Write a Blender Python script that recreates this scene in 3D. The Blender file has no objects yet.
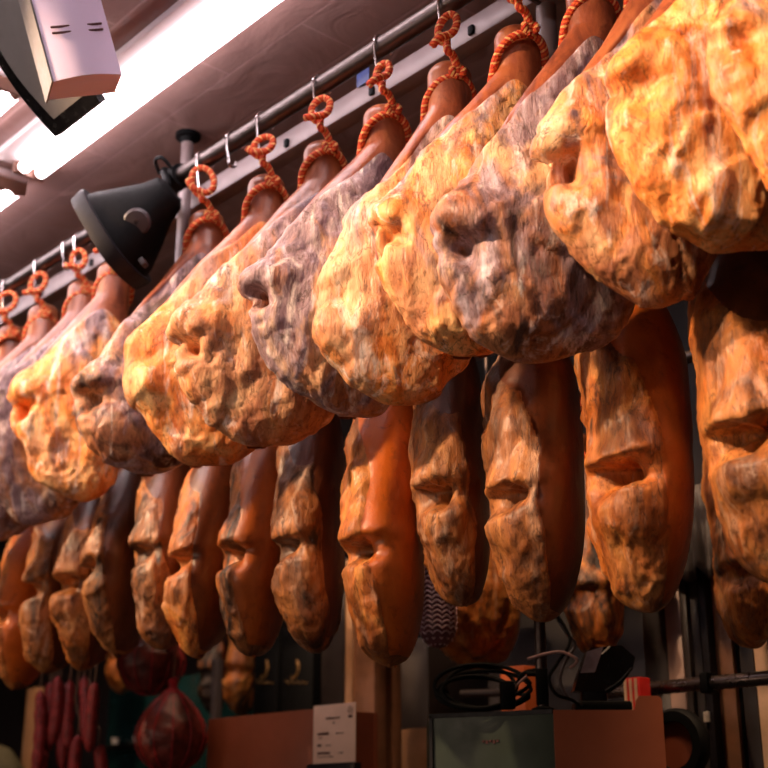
import bpy, bmesh, math, random
import numpy as np
from mathutils import Vector, Matrix
PI = math.pi
scene = bpy.context.scene
COL = scene.collection
rnd = random.Random(7)

# ------------------------------------------------------------------ camera
FPX = 1300.0
CAM = np.array([1.9116, -1.6756, 1.5])
PITCH, TH = math.radians(18.5407), math.radians(41.2859)
FH = np.array([-math.cos(TH), math.sin(TH), 0]) ; FH = np.array([-0.75142679, 0.65981647, 0.0])
RT = np.array([0.65981647, 0.75142679, 0.0])
ZZ = np.array([0, 0, 1.0])
FW = FH * math.cos(PITCH) + ZZ * math.sin(PITCH)
UP = -FH * math.sin(PITCH) + ZZ * math.cos(PITCH)
cd = bpy.data.cameras.new('camera'); cam = bpy.data.objects.new('camera', cd); COL.objects.link(cam)
cd.sensor_width = 36; cd.lens = FPX / 768 * 36; cd.clip_start = 0.05
cam.matrix_world = Matrix(((RT[0], UP[0], -FW[0], CAM[0]), (RT[1], UP[1], -FW[1], CAM[1]), (RT[2], UP[2], -FW[2], CAM[2]), (0, 0, 0, 1)))
cd.dof.use_dof = True; cd.dof.focus_distance = 2.55; cd.dof.aperture_fstop = 3.2
scene.camera = cam

def ray(x, y): return FW + RT * (x - 384) / FPX - UP * (y - 384) / FPX
def at(x, y, Y=None, Z=None):
    r = ray(x, y)
    t = (Y - CAM[1]) / r[1] if Y is not None else (Z - CAM[2]) / r[2]
    return CAM + t * r

# ------------------------------------------------------------------ tagging
def tag(o, label=None, cat=None, group=None, kind=None):
    if label: o['label'] = label
    if cat: o['category'] = cat
    if group: o['group'] = group
    if kind: o['kind'] = kind
    return o
def empty(name, loc, label, cat, group=None):
    o = bpy.data.objects.new(name, None); COL.objects.link(o); o.location = loc
    o.empty_display_size = 0.05
    return tag(o, label, cat, group)

# ------------------------------------------------------------------ mesh helpers
def link(name, me, parent=None):
    o = bpy.data.objects.new(name, me); COL.objects.link(o)
    if parent is not None: o.parent = parent
    return o
class MB:
    def __init__(s): s.v = []; s.f = []; s.m = []; s.sm = []
    def add(s, v, f, mi=0, smooth=True):
        b = len(s.v); s.v += [tuple(map(float, q)) for q in v]
        for q in f: s.f.append([i + b for i in q]); s.m.append(mi); s.sm.append(smooth)
        return s
    def box(s, c, size, M=None, bev=0.0, mi=0, seg=2):
        bm = bmesh.new(); bmesh.ops.create_cube(bm, size=1)
        for v in bm.verts: v.co = Vector((v.co.x * size[0], v.co.y * size[1], v.co.z * size[2]))
        if bev: bmesh.ops.bevel(bm, geom=list(bm.edges), offset=bev, segments=seg, affect='EDGES', profile=0.5)
        bm.verts.index_update()
        vs = [v.co.copy() for v in bm.verts]
        if M is not None: vs = [M @ v for v in vs]
        vs = [v + Vector(c) for v in vs]
        s.add(vs, [[v.index for v in f.verts] for f in bm.faces], mi, False); bm.free(); return s
    def span(s, a, b, bev=0.0, mi=0):
        a = np.array(a, float); b = np.array(b, float)
        return s.box((a + b) / 2, np.abs(b - a), None, bev, mi)
    def tube(s, path, r, n=10, closed=False, mi=0, caps=True):
        v, f = tube_geo(path, r, n, closed, caps); return s.add(v, f, mi, True)
    def lathe(s, prof, n=24, c=(0, 0, 0), M=None, mi=0, smooth=True):
        vs = []; fs = []
        for (r, z) in prof:
            for k in range(n):
                a = 2 * PI * k / n; vs.append(Vector((r * math.cos(a), r * math.sin(a), z)))
        if M is not None: vs = [M @ v for v in vs]
        vs = [v + Vector(c) for v in vs]
        for i in range(len(prof) - 1):
            for k in range(n):
                fs.append([i * n + k, i * n + (k + 1) % n, (i + 1) * n + (k + 1) % n, (i + 1) * n + k])
        if prof[0][0] > 1e-6: fs.append([k for k in reversed(range(n))])
        if prof[-1][0] > 1e-6: fs.append([(len(prof) - 1) * n + k for k in range(n)])
        return s.add(vs, fs, mi, smooth)
    def prism(s, poly, a, e1, e2, e3, depth, mi=0):
        """poly in (e1,e2) from origin a, extruded along e3"""
        a, e1, e2, e3 = map(lambda q: np.array(q, float), (a, e1, e2, e3)); n = len(poly)
        v = [a + e1 * p + e2 * q for p, q in poly] + [a + e1 * p + e2 * q + e3 * depth for p, q in poly]
        f = [list(range(n))[::-1], list(range(n, 2 * n))] + [[i, (i + 1) % n, n + (i + 1) % n, n + i] for i in range(n)]
        return s.add(v, f, mi, False)
    def build(s, name, mat, parent=None, sharp=35):
        me = bpy.data.meshes.new(name); me.from_pydata(s.v, [], s.f)
        for m in (mat if isinstance(mat, (list, tuple)) else [mat]): me.materials.append(m)
        me.polygons.foreach_set('material_index', s.m)
        me.polygons.foreach_set('use_smooth', s.sm)
        bm = bmesh.new(); bm.from_mesh(me); bmesh.ops.recalc_face_normals(bm, faces=bm.faces); bm.to_mesh(me); bm.free()
        me.update()
        try: me.set_sharp_from_angle(angle=math.radians(sharp))
        except Exception: pass
        return link(name, me, parent)

def frames(P, closed):
    P = np.array(P, float); n = len(P)
    if closed: T = np.roll(P, -1, 0) - np.roll(P, 1, 0)
    else: T = np.gradient(P, axis=0)
    T /= np.linalg.norm(T, axis=1)[:, None] + 1e-12
    N = np.zeros_like(P); a = np.array([0, 0, 1.0]) if abs(T[0, 2]) < .9 else np.array([1.0, 0, 0])
    N[0] = np.cross(T[0], a); N[0] /= np.linalg.norm(N[0])
    for i in range(1, n):
        v = N[i - 1] - T[i] * (N[i - 1] @ T[i]); N[i] = v / (np.linalg.norm(v) + 1e-12)
    return P, T, N, np.cross(T, N)
def tube_geo(path, r, n=10, closed=False, caps=True):
    P, T, N, B = frames(path, closed); m = len(P)
    r = np.broadcast_to(np.array(r, float), (m,))
    a = np.arange(n) * 2 * PI / n
    V = P[:, None] + r[:, None, None] * (np.cos(a)[None, :, None] * N[:, None] + np.sin(a)[None, :, None] * B[:, None])
    V = V.reshape(-1, 3); F = []
    for i in range(m if closed else m - 1):
        j = (i + 1) % m
        for k in range(n): F.append([i * n + k, i * n + (k + 1) % n, j * n + (k + 1) % n, j * n + k])
    if not closed and caps:
        F.append(list(range(n))[::-1]); F.append([(m - 1) * n + k for k in range(n)])
    return [tuple(q) for q in V], F
def spline(pts, per=10, closed=False):
    P = [np.array(p, float) for p in pts]; n = len(P); out = []
    for i in range(n if closed else n - 1):
        g = (lambda k: P[k % n]) if closed else (lambda k: P[min(max(k, 0), n - 1)])
        p0, p1, p2, p3 = g(i - 1), g(i), g(i + 1), g(i + 2)
        for k in range(per):
            t = k / per
            out.append(.5 * (2 * p1 + (p2 - p0) * t + (2 * p0 - 5 * p1 + 4 * p2 - p3) * t * t + (3 * p1 - p0 - 3 * p2 + p3) * t ** 3))
    if not closed: out.append(P[-1])
    return np.array(out)
def resample(P, step):
    P = np.array(P); d = np.r_[0, np.cumsum(np.linalg.norm(np.diff(P, axis=0), axis=1))]
    s = np.linspace(0, d[-1], max(4, int(d[-1] / step)))
    return np.stack([np.interp(s, d, P[:, k]) for k in range(3)], 1)
def twisted(mb, path, r, pitch=.018, strands=4, cols=(0, 1, 0, 2), closed=False, step=.0022):
    P = resample(path, step); P, T, N, B = frames(P, closed)
    d = np.r_[0, np.cumsum(np.linalg.norm(np.diff(P, axis=0), axis=1))]
    for k in range(strands):
        a = 2 * PI * (d / pitch + k / strands)
        Q = P + r * .56 * (np.cos(a)[:, None] * N + np.sin(a)[:, None] * B)
        mb.tube(Q, r * .52, 6, closed, cols[k % len(cols)])

# ------------------------------------------------------------------ numpy noise
_rs = np.random.RandomState(11)
PERM = _rs.permutation(256); PERM = np.r_[PERM, PERM, PERM]
GRAD = _rs.normal(size=(256, 3)); GRAD /= np.linalg.norm(GRAD, axis=1)[:, None]
def pnoise(P):
    I = np.floor(P).astype(int); F = P - I; I &= 255
    u = F * F * F * (F * (F * 6 - 15) + 10); out = np.zeros(len(P))
    for dx in (0, 1):
        for dy in (0, 1):
            for dz in (0, 1):
                h = PERM[PERM[PERM[(I[:, 0] + dx) & 255] + ((I[:, 1] + dy) & 255)] + ((I[:, 2] + dz) & 255)]
                g = (GRAD[h] * (F - np.array([dx, dy, dz]))).sum(1)
                w = (u[:, 0] if dx else 1 - u[:, 0]) * (u[:, 1] if dy else 1 - u[:, 1]) * (u[:, 2] if dz else 1 - u[:, 2])
                out += g * w
    return out * 1.6
def fbm(P, o=4, rough=.5):
    s = 0; a = 1; t = 0
    for i in range(o): s = s + a * pnoise(P * 2 ** i + i * 17.3); t += a; a *= rough
    return s / t
def sst(a, b, x):
    t = np.clip((x - a) / (b - a), 0, 1); return t * t * (3 - 2 * t)

# ------------------------------------------------------------------ materials
def srgb(r, g, b): return tuple(((c / 255) / 12.92 if c / 255 <= .04045 else ((c / 255 + .055) / 1.055) ** 2.4) for c in (r, g, b)) + (1,)
class NT:
    def __init__(s, name):
        s.m = bpy.data.materials.new(name); s.m.use_nodes = True; s.t = s.m.node_tree
        s.b = s.t.nodes['Principled BSDF']
    def n(s, t, **kw):
        q = s.t.nodes.new(t)
        for k, v in kw.items(): setattr(q, k, v)
        return q
    def l(s, a, b): s.t.links.new(a, b)
    def noise(s, vec, scale, detail=4, rough=.55, dist=0.0):
        q = s.n('ShaderNodeTexNoise'); q.inputs['Scale'].default_value = scale; q.inputs['Detail'].default_value = detail
        q.inputs['Roughness'].default_value = rough; q.inputs['Distortion'].default_value = dist
        if vec is not None: s.l(vec, q.inputs['Vector'])
        return q.outputs['Fac']
    def ramp(s, fac, stops, interp='LINEAR'):
        q = s.n('ShaderNodeValToRGB'); q.color_ramp.interpolation = interp; e = q.color_ramp.elements
        while len(e) < len(stops): e.new(.5)
        for k, (p, c) in enumerate(stops):
            e[k].position = p; e[k].color = c if hasattr(c, '__len__') else (c, c, c, 1)
        s.l(fac, q.inputs['Fac']); return q.outputs['Color']
    def mix(s, fac, a, b, mode='MIX'):
        q = s.n('ShaderNodeMix', data_type='RGBA', blend_type=mode)
        for sock, v in ((q.inputs[0], fac), (q.inputs[6], a), (q.inputs[7], b)):
            if hasattr(v, 'links'): s.l(v, sock)
            else: sock.default_value = v
        return q.outputs[2]
    def math(s, op, a, b=0.0):
        q = s.n('ShaderNodeMath', operation=op)
        for sock, v in ((q.inputs[0], a), (q.inputs[1], b)):
            if hasattr(v, 'links'): s.l(v, sock)
            else: sock.default_value = v
        return q.outputs[0]
    def map(s, vec, scale):
        q = s.n('ShaderNodeMapping'); q.inputs['Scale'].default_value = scale; s.l(vec, q.inputs['Vector']); return q.outputs[0]
    def bump(s, h, strength=.3, dist=.005):
        q = s.n('ShaderNodeBump'); q.inputs['Strength'].default_value = strength; q.inputs['Distance'].default_value = dist
        s.l(h, q.inputs['Height']); s.l(q.outputs[0], s.b.inputs['Normal'])
    def rndvec(s):
        tc = s.n('ShaderNodeTexCoord'); oi = s.n('ShaderNodeObjectInfo')
        a = s.n('ShaderNodeVectorMath', operation='ADD'); k = s.n('ShaderNodeVectorMath', operation='SCALE')
        k.inputs[0].default_value = (31, 17, 23); s.l(oi.outputs['Random'], k.inputs['Scale'])
        s.l(tc.outputs['Object'], a.inputs[0]); s.l(k.outputs[0], a.inputs[1])
        return a.outputs[0], oi
    def set(s, **kw):
        for k, v in kw.items(): s.b.inputs[k.replace('_', ' ')].default_value = v
        return s
def plain(name, col, rough=.5, metal=0.0, var=.25, scale=14, bump=.08, spec=.5, coat=0.0):
    k = NT(name); v, oi = k.rndvec(); n = k.noise(v, scale, 5, .6)
    lo = tuple(c * (1 - var) for c in col[:3]) + (1,); hi = tuple(min(1, c * (1 + var)) for c in col[:3]) + (1,)
    k.l(k.ramp(n, [(.3, lo), (.7, hi)]), k.b.inputs['Base Color'])
    r = k.ramp(k.noise(v, scale * 2.3, 3), [(.3, max(0, rough - .08)), (.7, min(1, rough + .08))]); k.l(r, k.b.inputs['Roughness'])
    k.set(Metallic=metal); k.b.inputs['Specular IOR Level'].default_value = spec; k.b.inputs['Coat Weight'].default_value = coat
    if bump: k.bump(k.noise(v, scale * 6, 3), bump, .002)
    return k.m
def glow(name, col, st):
    k = NT(name); k.set(Emission_Strength=st, Roughness=.4); k.b.inputs['Emission Color'].default_value = col; k.b.inputs['Base Color'].default_value = (.8, .8, .8, 1)
    return k.m

def crust_material(name, stops, gold, moldc, pale, dark, rough=.5, coat=.1, topmould_light=.35, palefac=.8):
    """dried, mould-dusted cut face of a cured leg; object colour: r = golden fat, g = grey mould, b = dark crust"""
    k = NT(name); v, oi = k.rndvec()
    sep = k.n('ShaderNodeSeparateColor'); k.l(oi.outputs['Color'], sep.inputs[0])
    tc = k.n('ShaderNodeTexCoord'); xyz = k.n('ShaderNodeSeparateXYZ'); k.l(tc.outputs['Object'], xyz.inputs[0])
    vs = k.map(v, (1.25, 1.25, .62))                                  # the grain runs down the leg
    def patch(scale, amount, lo=.66, hi=.80, dist=.9, det=6):
        return k.ramp(k.math('ADD', k.noise(vs, scale, det, .6, dist), k.math('MULTIPLY', amount, .5)), [(lo, 0.0), (hi, 1.0)])
    n1 = k.noise(vs, 7.5, 8, .58, 1.1)
    c = k.ramp(n1, stops)
    gc = k.ramp(k.noise(vs, 10, 7, .6, 1.1), [(.34, gold[0]), (.5, gold[1]), (.66, gold[2])])
    c = k.mix(patch(5.5, sep.outputs[0]), c, gc)
    topz = k.ramp(k.math('MULTIPLY', xyz.outputs[2], -1.0), [(.26, topmould_light), (.50, 0.0)])   # mould bloom plus painted-in cool tube light near the shank
    mo = patch(6.2, k.math('ADD', sep.outputs[1], topz), .68, .82, 1.3, 8)
    mc = k.ramp(k.noise(k.map(v, (13, 13, 4)), 1.3, 8, .66, 1.4), [(.34, moldc[0]), (.52, moldc[1]), (.68, moldc[2])])
    c = k.mix(mo, c, mc)
    c = k.mix(patch(8.0, sep.outputs[2], .70, .82, 1.5, 8), c, dark)
    ws = k.ramp(k.noise(k.map(v, (13, 13, 2.6)), 1.2, 8, .68, 1.6), [(.55, 0.0), (.68, palefac)])
    c = k.mix(ws, c, pale)
    sp = k.ramp(k.noise(vs, 46, 5, .6, .6), [(.62, 0.0), (.72, .4)])
    c = k.mix(sp, c, dark)
    cn = k.math('ABSOLUTE', k.math('SUBTRACT', k.noise(k.map(v, (11, 11, 4.2)), 1.0, 6, .62, 2.2), .5))
    ck = k.math('MULTIPLY', k.ramp(cn, [(.0, 1.0), (.016, 0.0)]), k.ramp(k.noise(v, 9, 3), [(.45, 0.0), (.6, .8)]))
    c = k.mix(ck, c, dark)
    fi = k.ramp(k.noise(k.map(v, (46, 46, 9)), 2.0, 6, .66, 1.4), [(.34, (.46, .38, .35, 1)), (.46, (.95, .96, .95, 1)), (.55, (1, 1, 1, 1)), (.7, (1.15, 1.13, 1.12, 1))])
    c = k.mix(1.0, c, fi, 'MULTIPLY')
    k.l(c, k.b.inputs['Base Color'])
    k.l(k.ramp(n1, [(.35, rough - .1), (.65, rough + .15)]), k.b.inputs['Roughness'])
    k.b.inputs['Coat Weight'].default_value = coat; k.b.inputs['Coat Roughness'].default_value = .3
    k.b.inputs['Specular IOR Level'].default_value = .4
    h = k.math('ADD', k.math('MULTIPLY', k.noise(vs, 34, 8, .64, .8), 1.0), k.math('SUBTRACT', k.math('MULTIPLY', k.noise(k.map(v, (60, 60, 12)), 1.6, 6, .62, 1.2), .9), k.math('MULTIPLY', ck, .35)))
    k.bump(h, .55, .006)
    return k.m
def sepc(k, oi):
    q = k.n('ShaderNodeSeparateColor'); k.l(oi.outputs['Color'], q.inputs[0]); return q.outputs[0]
def rind_material(name, a, b, c3, rough=.34, warm=None):
    k = NT(name); v, oi = k.rndvec()
    st = k.map(v, (10, 10, 3.5))
    c = k.ramp(k.noise(st, 1.7, 7, .6, .8), [(.32, a), (.5, b), (.7, c3)])
    if warm: c = k.mix(k.math('MULTIPLY', sepc(k, oi), k.ramp(k.noise(v, 6, 5, .6, .6), [(.35, .55), (.6, 1.0)])), c, warm)
    sp = k.ramp(k.noise(v, 34, 6, .65, .5), [(.56, 0.0), (.70, .5)])
    c = k.mix(sp, c, tuple(q * .45 for q in a[:3]) + (1,))
    k.l(c, k.b.inputs['Base Color']); k.set(Roughness=rough)
    k.b.inputs['Coat Weight'].default_value = .15; k.b.inputs['Coat Roughness'].default_value = .25
    h = k.math('ADD', k.noise(k.map(v, (45, 45, 14)), 1.5, 5, .6, .8), k.noise(v, 70, 4, .6))
    k.bump(h, .35, .003)
    return k.m

M = {}
M['crust'] = crust_material('pale_cured_crust',
    [(.30, srgb(112, 64, 44)), (.42, srgb(172, 106, 70)), (.52, srgb(206, 142, 98)), (.62, srgb(226, 176, 130)), (.76, srgb(240, 210, 176))],
    (srgb(196, 94, 32), srgb(236, 146, 68), srgb(250, 200, 138)),
    (srgb(104, 78, 86), srgb(160, 130, 136), srgb(216, 200, 214)), srgb(244, 230, 222), srgb(78, 46, 34))
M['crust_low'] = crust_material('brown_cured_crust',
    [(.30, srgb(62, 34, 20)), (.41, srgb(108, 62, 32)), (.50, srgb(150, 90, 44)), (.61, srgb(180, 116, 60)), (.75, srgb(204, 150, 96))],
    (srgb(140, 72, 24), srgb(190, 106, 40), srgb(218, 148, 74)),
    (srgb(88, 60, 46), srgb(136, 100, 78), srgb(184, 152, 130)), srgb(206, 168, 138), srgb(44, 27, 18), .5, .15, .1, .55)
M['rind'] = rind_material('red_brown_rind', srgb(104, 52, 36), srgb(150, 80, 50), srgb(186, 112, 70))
M['rind_low'] = rind_material('shaded_orange_rind', srgb(42, 21, 13), srgb(70, 35, 19), srgb(96, 50, 27), .40, srgb(206, 104, 28))  # dark stops paint in the shade of the right sides; warm is the lit rind
M['bone'] = plain('dried_bone', srgb(176, 118, 66), .55, 0, .35, 40, .3)
M['rope_red'] = plain('rope_red', srgb(190, 52, 22), .8, 0, .3, 220, .4)
M['rope_orange'] = plain('rope_orange', srgb(214, 92, 36), .8, 0, .3, 220, .4)
M['rope_cream'] = plain('rope_cream', srgb(236, 178, 110), .8, 0, .25, 220, .4)
ROPE = [M['rope_red'], M['rope_orange'], M['rope_cream']]
M['steel'] = plain('brushed_steel', srgb(92, 82, 80), .42, 1.0, .12, 30, .04)
M['chrome'] = plain('bright_steel_wire', srgb(205, 195, 195), .2, 1.0, .08, 30, 0)
M['channel'] = plain('pale_painted_metal', srgb(140, 122, 122), .45, .1, .1, 12, .03)
M['white_metal'] = plain('white_painted_metal', srgb(226, 208, 210), .4, 0, .05, 9, .02)
M['black'] = plain('black_plastic', srgb(7, 7, 9), .65, 0, .2, 30, .06, .15)
M['black_gloss'] = plain('black_gloss_plastic', srgb(14, 13, 16), .22, 0, .2, 20, 0)
M['bezel'] = plain('dark_grey_bezel', srgb(30, 27, 32), .5, 0, .15, 24, .04, .2)
M['cap'] = plain('grey_cap', srgb(66, 57, 60), .5, 0, .1, 24, .04)
M['tv_grey'] = plain('grey_back_cover', srgb(112, 108, 108), .55, 0, .06, 20, .04)
M['lavender'] = plain('white_lilac_plastic', srgb(222, 204, 232), .42, 0, .03, 10, .02)
M['tube'] = glow('fluorescent_tube_glow', (1.0, .88, .92, 1), 14.0)
M['holder'] = plain('brown_lamp_holder', srgb(120, 84, 70), .5, 0, .15, 20, 0)
M['blue'] = plain('blue_tag', srgb(46, 62, 120), .5, 0, .2, 40, 0)
M['green_metal'] = plain('dark_green_painted_metal', srgb(40, 56, 42), .45, .0, .3, 7, .04)
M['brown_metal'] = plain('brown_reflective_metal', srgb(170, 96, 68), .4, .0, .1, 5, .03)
M['pink_wire'] = plain('pale_pink_cable', srgb(168, 130, 124), .5, 0, .1, 30, 0)
M['label_grey'] = plain('grey_label', srgb(150, 130, 138), .5, 0, .15, 80, 0)
M['paper'] = plain('sign_paper', srgb(232, 196, 180), .7, 0, .04, 20, 0)
M['ink'] = plain('dark_print', srgb(80, 40, 42), .7, 0, .1, 20, 0)
M['gold'] = plain('gold_print', srgb(150, 112, 62), .4, .4, .2, 30, 0)
M['red'] = plain('red_print', srgb(200, 34, 30), .45, 0, .15, 20, 0)
M['cream'] = plain('cream_print', srgb(226, 186, 150), .5, 0, .15, 20, 0)
M['wood'] = plain('brown_wood', srgb(128, 84, 56), .55, 0, .3, 9, .15)
M['wood_pale'] = plain('pale_wood', srgb(176, 130, 92), .55, 0, .2, 12, .15)
M['crate'] = plain('red_brown_board', srgb(122, 58, 34), .5, 0, .12, 5, .05)
M['dark'] = plain('dark_brown_panel', srgb(52, 42, 38), .5, 0, .25, 6, .05)
M['darkgrey'] = plain('dark_grey_panel', srgb(58, 52, 52), .45, .1, .25, 5, .04)
M['door_grey'] = plain('brown_grey_door', srgb(150, 122, 112), .5, 0, .12, 8, .05)
M['teal'] = plain('dark_teal_glass', srgb(20, 50, 50), .2, 0, .3, 6, 0)
M['olive'] = plain('olive_sacking', srgb(80, 74, 50), .8, 0, .2, 30, .2)
M['drape'] = plain('dark_drape', srgb(52, 44, 42), .6, 0, .25, 10, .1)
M['sausage'] = plain('dried_red_sausage', srgb(150, 40, 40), .45, 0, .6, 60, .9)
M['sobra'] = plain('dark_red_cured_ball', srgb(98, 34, 28), .36, 0, .7, 34, .9)
M['tie_red'] = plain('red_casing_knot', srgb(170, 26, 40), .5, 0, .3, 60, .3)
M['netw'] = plain('pale_string_net', srgb(224, 190, 200), .8, 0, .1, 60, 0)
M['salami'] = plain('purple_cured_sausage', srgb(112, 66, 78), .5, 0, .3, 30, .3)
M['string'] = plain('brown_string', srgb(130, 96, 76), .8, 0, .2, 80, 0)
M['white'] = plain('smooth_white', srgb(235, 225, 215), .3, 0, .03, 20, 0)

def ceiling_mat():
    k = NT('ceiling_panels'); tc = k.n('ShaderNodeTexCoord'); v = tc.outputs['Object']
    br = k.n('ShaderNodeTexBrick'); k.l(v, br.inputs['Vector'])
    br.inputs['Scale'].default_value = 1.0; br.inputs['Brick Width'].default_value = .62; br.inputs['Row Height'].default_value = .17
    br.inputs['Mortar Size'].default_value = .004; br.inputs['Mortar Smooth'].default_value = .2
    br.inputs['Color1'].default_value = srgb(154, 122, 116); br.inputs['Color2'].default_value = srgb(146, 114, 108); br.inputs['Mortar'].default_value = srgb(174, 140, 134)
    c = k.mix(k.ramp(k.noise(v, 3, 6, .6, 1.5), [(.35, .25), (.65, 0.0)]), br.outputs['Color'], srgb(108, 78, 73))
    k.l(c, k.b.inputs['Base Color']); k.set(Roughness=.32)
    h = k.math('ADD', k.noise(v, 5, 3, .5, 1.6), k.math('MULTIPLY', br.outputs['Fac'], -.3)); k.bump(h, .25, .03)
    return k.m
M['ceiling'] = ceiling_mat()
M['wall'] = plain('dark_wall', srgb(50, 42, 42), .6, 0, .3, 2, .05)
M['floor'] = plain('brown_floor_tile', srgb(100, 84, 74), .4, 0, .2, 3, .05)

# ------------------------------------------------------------------ the cured legs
RAILZ = 3.158; RAIL2Y, RAIL2Z = .27, 2.70
def ham(name, label, group, origin, yaw, mirror, nose, bot, T, seed, tint, low=False, res=(112, 150), rope=True, hookz=.03, cat='ham', rind_c=-.1, notch=1.0, notch_ang=28, notch_w=.046, notch_h=1.0, rindwarm=.1, ropejoin=90, bone=False, backw=.07, plump=1.0, holes=(), rsh=.045):
    """origin = top of the shank, yaw = heading of the broad direction u; nose=(u,h) the widest point, bot=(u,h) the lowest point"""
    root = empty(name, origin, label, cat, group); root.rotation_euler = (0, 0, yaw)
    NA, NH = res; un, hn = nose; ub, L = bot; sn = hn / L
    rg = np.random.RandomState(seed)
    s = .5 - .5 * np.cos(np.linspace(0, PI, NH)); s = .65 * s + .35 * np.linspace(0, 1, NH)
    sh = rsh
    e = np.clip((s - .15) / (sn - .15), 0, 1)
    front = sh + (un - sh) * (e ** (.72 if low else 1.06) + (0 if low else .05) * np.sin(PI * e))
    q = np.clip((s - sn) / (1 - sn), 0, 1)
    front = np.where(s > sn, ub + (un - ub) * np.power(np.clip(1 - q ** (2.1 * plump), 0, 1), .72), front)
    sb = np.clip((s - .12) / .5, 0, 1); back = -sh - (backw - sh) * sst(0, 1, sb)
    qb = np.clip((s - .66) / .34, 0, 1); back = np.where(s > .66, ub + (back - ub) * np.sqrt(np.clip(1 - qb ** 2.4, 0, 1)), back)
    cap = np.sqrt(np.clip(1 - (1 - np.clip(s / .045, 0, 1)) ** 2, 0, 1))
    front = np.where(s < .045, front * cap, front); back = np.where(s < .045, back * cap, back)
    th = .076 + (T - .076) * (sst(.06, .40, s) if low else sst(.1, .62, s)); q0 = .62 if low else .68; qt = np.clip((s - q0) / (1 - q0), 0, 1); th = th * np.sqrt(np.clip(1 - qt ** (2.3 if low else 2.6), 0, 1)) * cap
    a = np.arange(NA) * 2 * PI / NA
    ca, sa = np.cos(a), np.sin(a)
    # flesh face (sin>0) flatter than the rind side
    ce = np.sign(ca) * np.abs(ca) ** .98; se = np.sign(sa) * np.abs(sa) ** .96
    cu, hw = (front + back) / 2, (front - back) / 2
    X = cu[:, None] + hw[:, None] * ce[None]; Yv = (th / 2)[:, None] * np.where(se < 0, se * (.82 if low else .55), se)[None]; Zv = -(s * L)[:, None] + 0 * X
    # the whole leg curves a little
    Yv = Yv + (.012 * np.sin(s * 3.0 + rg.rand() * 6))[:, None]
    P = np.stack([X, Yv, Zv], -1)
    def normals(P):
        dA = np.roll(P, -1, 1) - np.roll(P, 1, 1); dS = np.gradient(P, axis=0)
        N = np.cross(dA, dS); N /= np.linalg.norm(N, axis=-1)[..., None] + 1e-9
        out = P - np.stack([cu[:, None] + 0 * X, 0 * X, Zv], -1)
        return N * np.sign((N * out).sum(-1) + 1e-9)[..., None]
    N = normals(P); flat = P.reshape(-1, 3); off = rg.rand(3) * 40
    A = np.broadcast_to(a[None], X.shape); S = np.broadcast_to(s[:, None], X.shape)
    sinA = np.sin(A); cosA = np.cos(A)
    nz = fbm(flat * 7 + off, 2).reshape(X.shape)
    edge = sst(rind_c - .34, rind_c + .34, sinA + .3 * nz)          # 0 = rind side, 1 = flesh side
    s_e = (1 - edge) * .97 + edge * (.20 + .24 * cosA ** 2 * (cosA > 0) + .10 * cosA ** 2 * (cosA <= 0))
    mask = s_e + .05 * nz - S                                            # >0 where the rind covers the leg
    flesh = sst(.03, -.03, mask)
    ends = sst(0, .05, S) * sst(1.0, .93, S)
    # lumps
    d = (.015 if low else .021) * fbm(flat * 5.2 + off, 2).reshape(X.shape) * ends * (.35 + .65 * flesh) * sst(.1, .3, S)
    for _ in range(9):
        i, j = rg.randint(int(NH * .3), NH - 6), rg.randint(NA); c = P[i, j]; rr = rg.uniform(.028, .06); am = rg.uniform(-.010, .012)
        d = d + am * np.exp(-((P - c) ** 2).sum(-1) / rr ** 2) * (.25 + .75 * flesh)
    for _ in range(2 if low else 5):
        i, j = rg.randint(int(NH * .42), NH - 14), int(rg.uniform(0, .5) * NA); c = P[i, j]; rr = rg.uniform(.04, .09)
        dist = np.linalg.norm((P - c) * np.array([1, 1, .75]), axis=-1) + .012 * pnoise(flat * 20 + off).reshape(X.shape)
        d = d + rg.choice([.0065, .0055, -.006]) * sst(rr + .004, rr - .003, dist) * (.15 + .85 * flesh) * ends
    # folds that run down the leg, and torn layers
    st = flat * np.array([15, 15, 6]) + off + 5
    rid = (1 - np.abs(fbm(st, 3)).reshape(X.shape) * 2.2); d = d + (.006 if low else .0045) * np.clip(rid, -1, 1) ** 3 * flesh * sst(.2, .4, S) * ends
    ter = fbm(flat * np.array([12, 12, 9]) + off + 9, 4).reshape(X.shape)
    d = d + (.0035 * sst(.0, .09, ter) + .003 * sst(-.20, -.12, ter)) * flesh * ends
    d = d + (.0034 if low else .0018) * fbm(flat * np.array([46, 46, 22]) + off, 3).reshape(X.shape) * (.2 + .8 * flesh) * ends
    d = d + .0010 * fbm(flat * 110 + off, 2).reshape(X.shape) * flesh * ends
    # the hip notch: sharp roof, long sloping floor
    an = math.radians(notch_ang); j0 = int(round(an / (2 * PI) * NA)) % NA; i0 = int(np.argmin(np.abs(s - (sn + .035))))
    c0 = P[i0, j0]; wob = .018 * fbm(flat * 16 + off, 2).reshape(X.shape)
    lat = np.linalg.norm((P - c0)[..., :2], axis=-1); t = (c0[2] - P[..., 2]) + wob
    G = np.exp(-(lat / (.066 if low else notch_w)) ** 2.6)
    K = sst(-.014, .004, t) * (1 - sst(.012 * notch_h, (.062 if low else .08) * notch_h, t)); lipK = np.exp(-((t + .032) / .026) ** 2)
    floorK = np.exp(-((t - .09) / .035) ** 2)
    dn = notch * G
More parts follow.
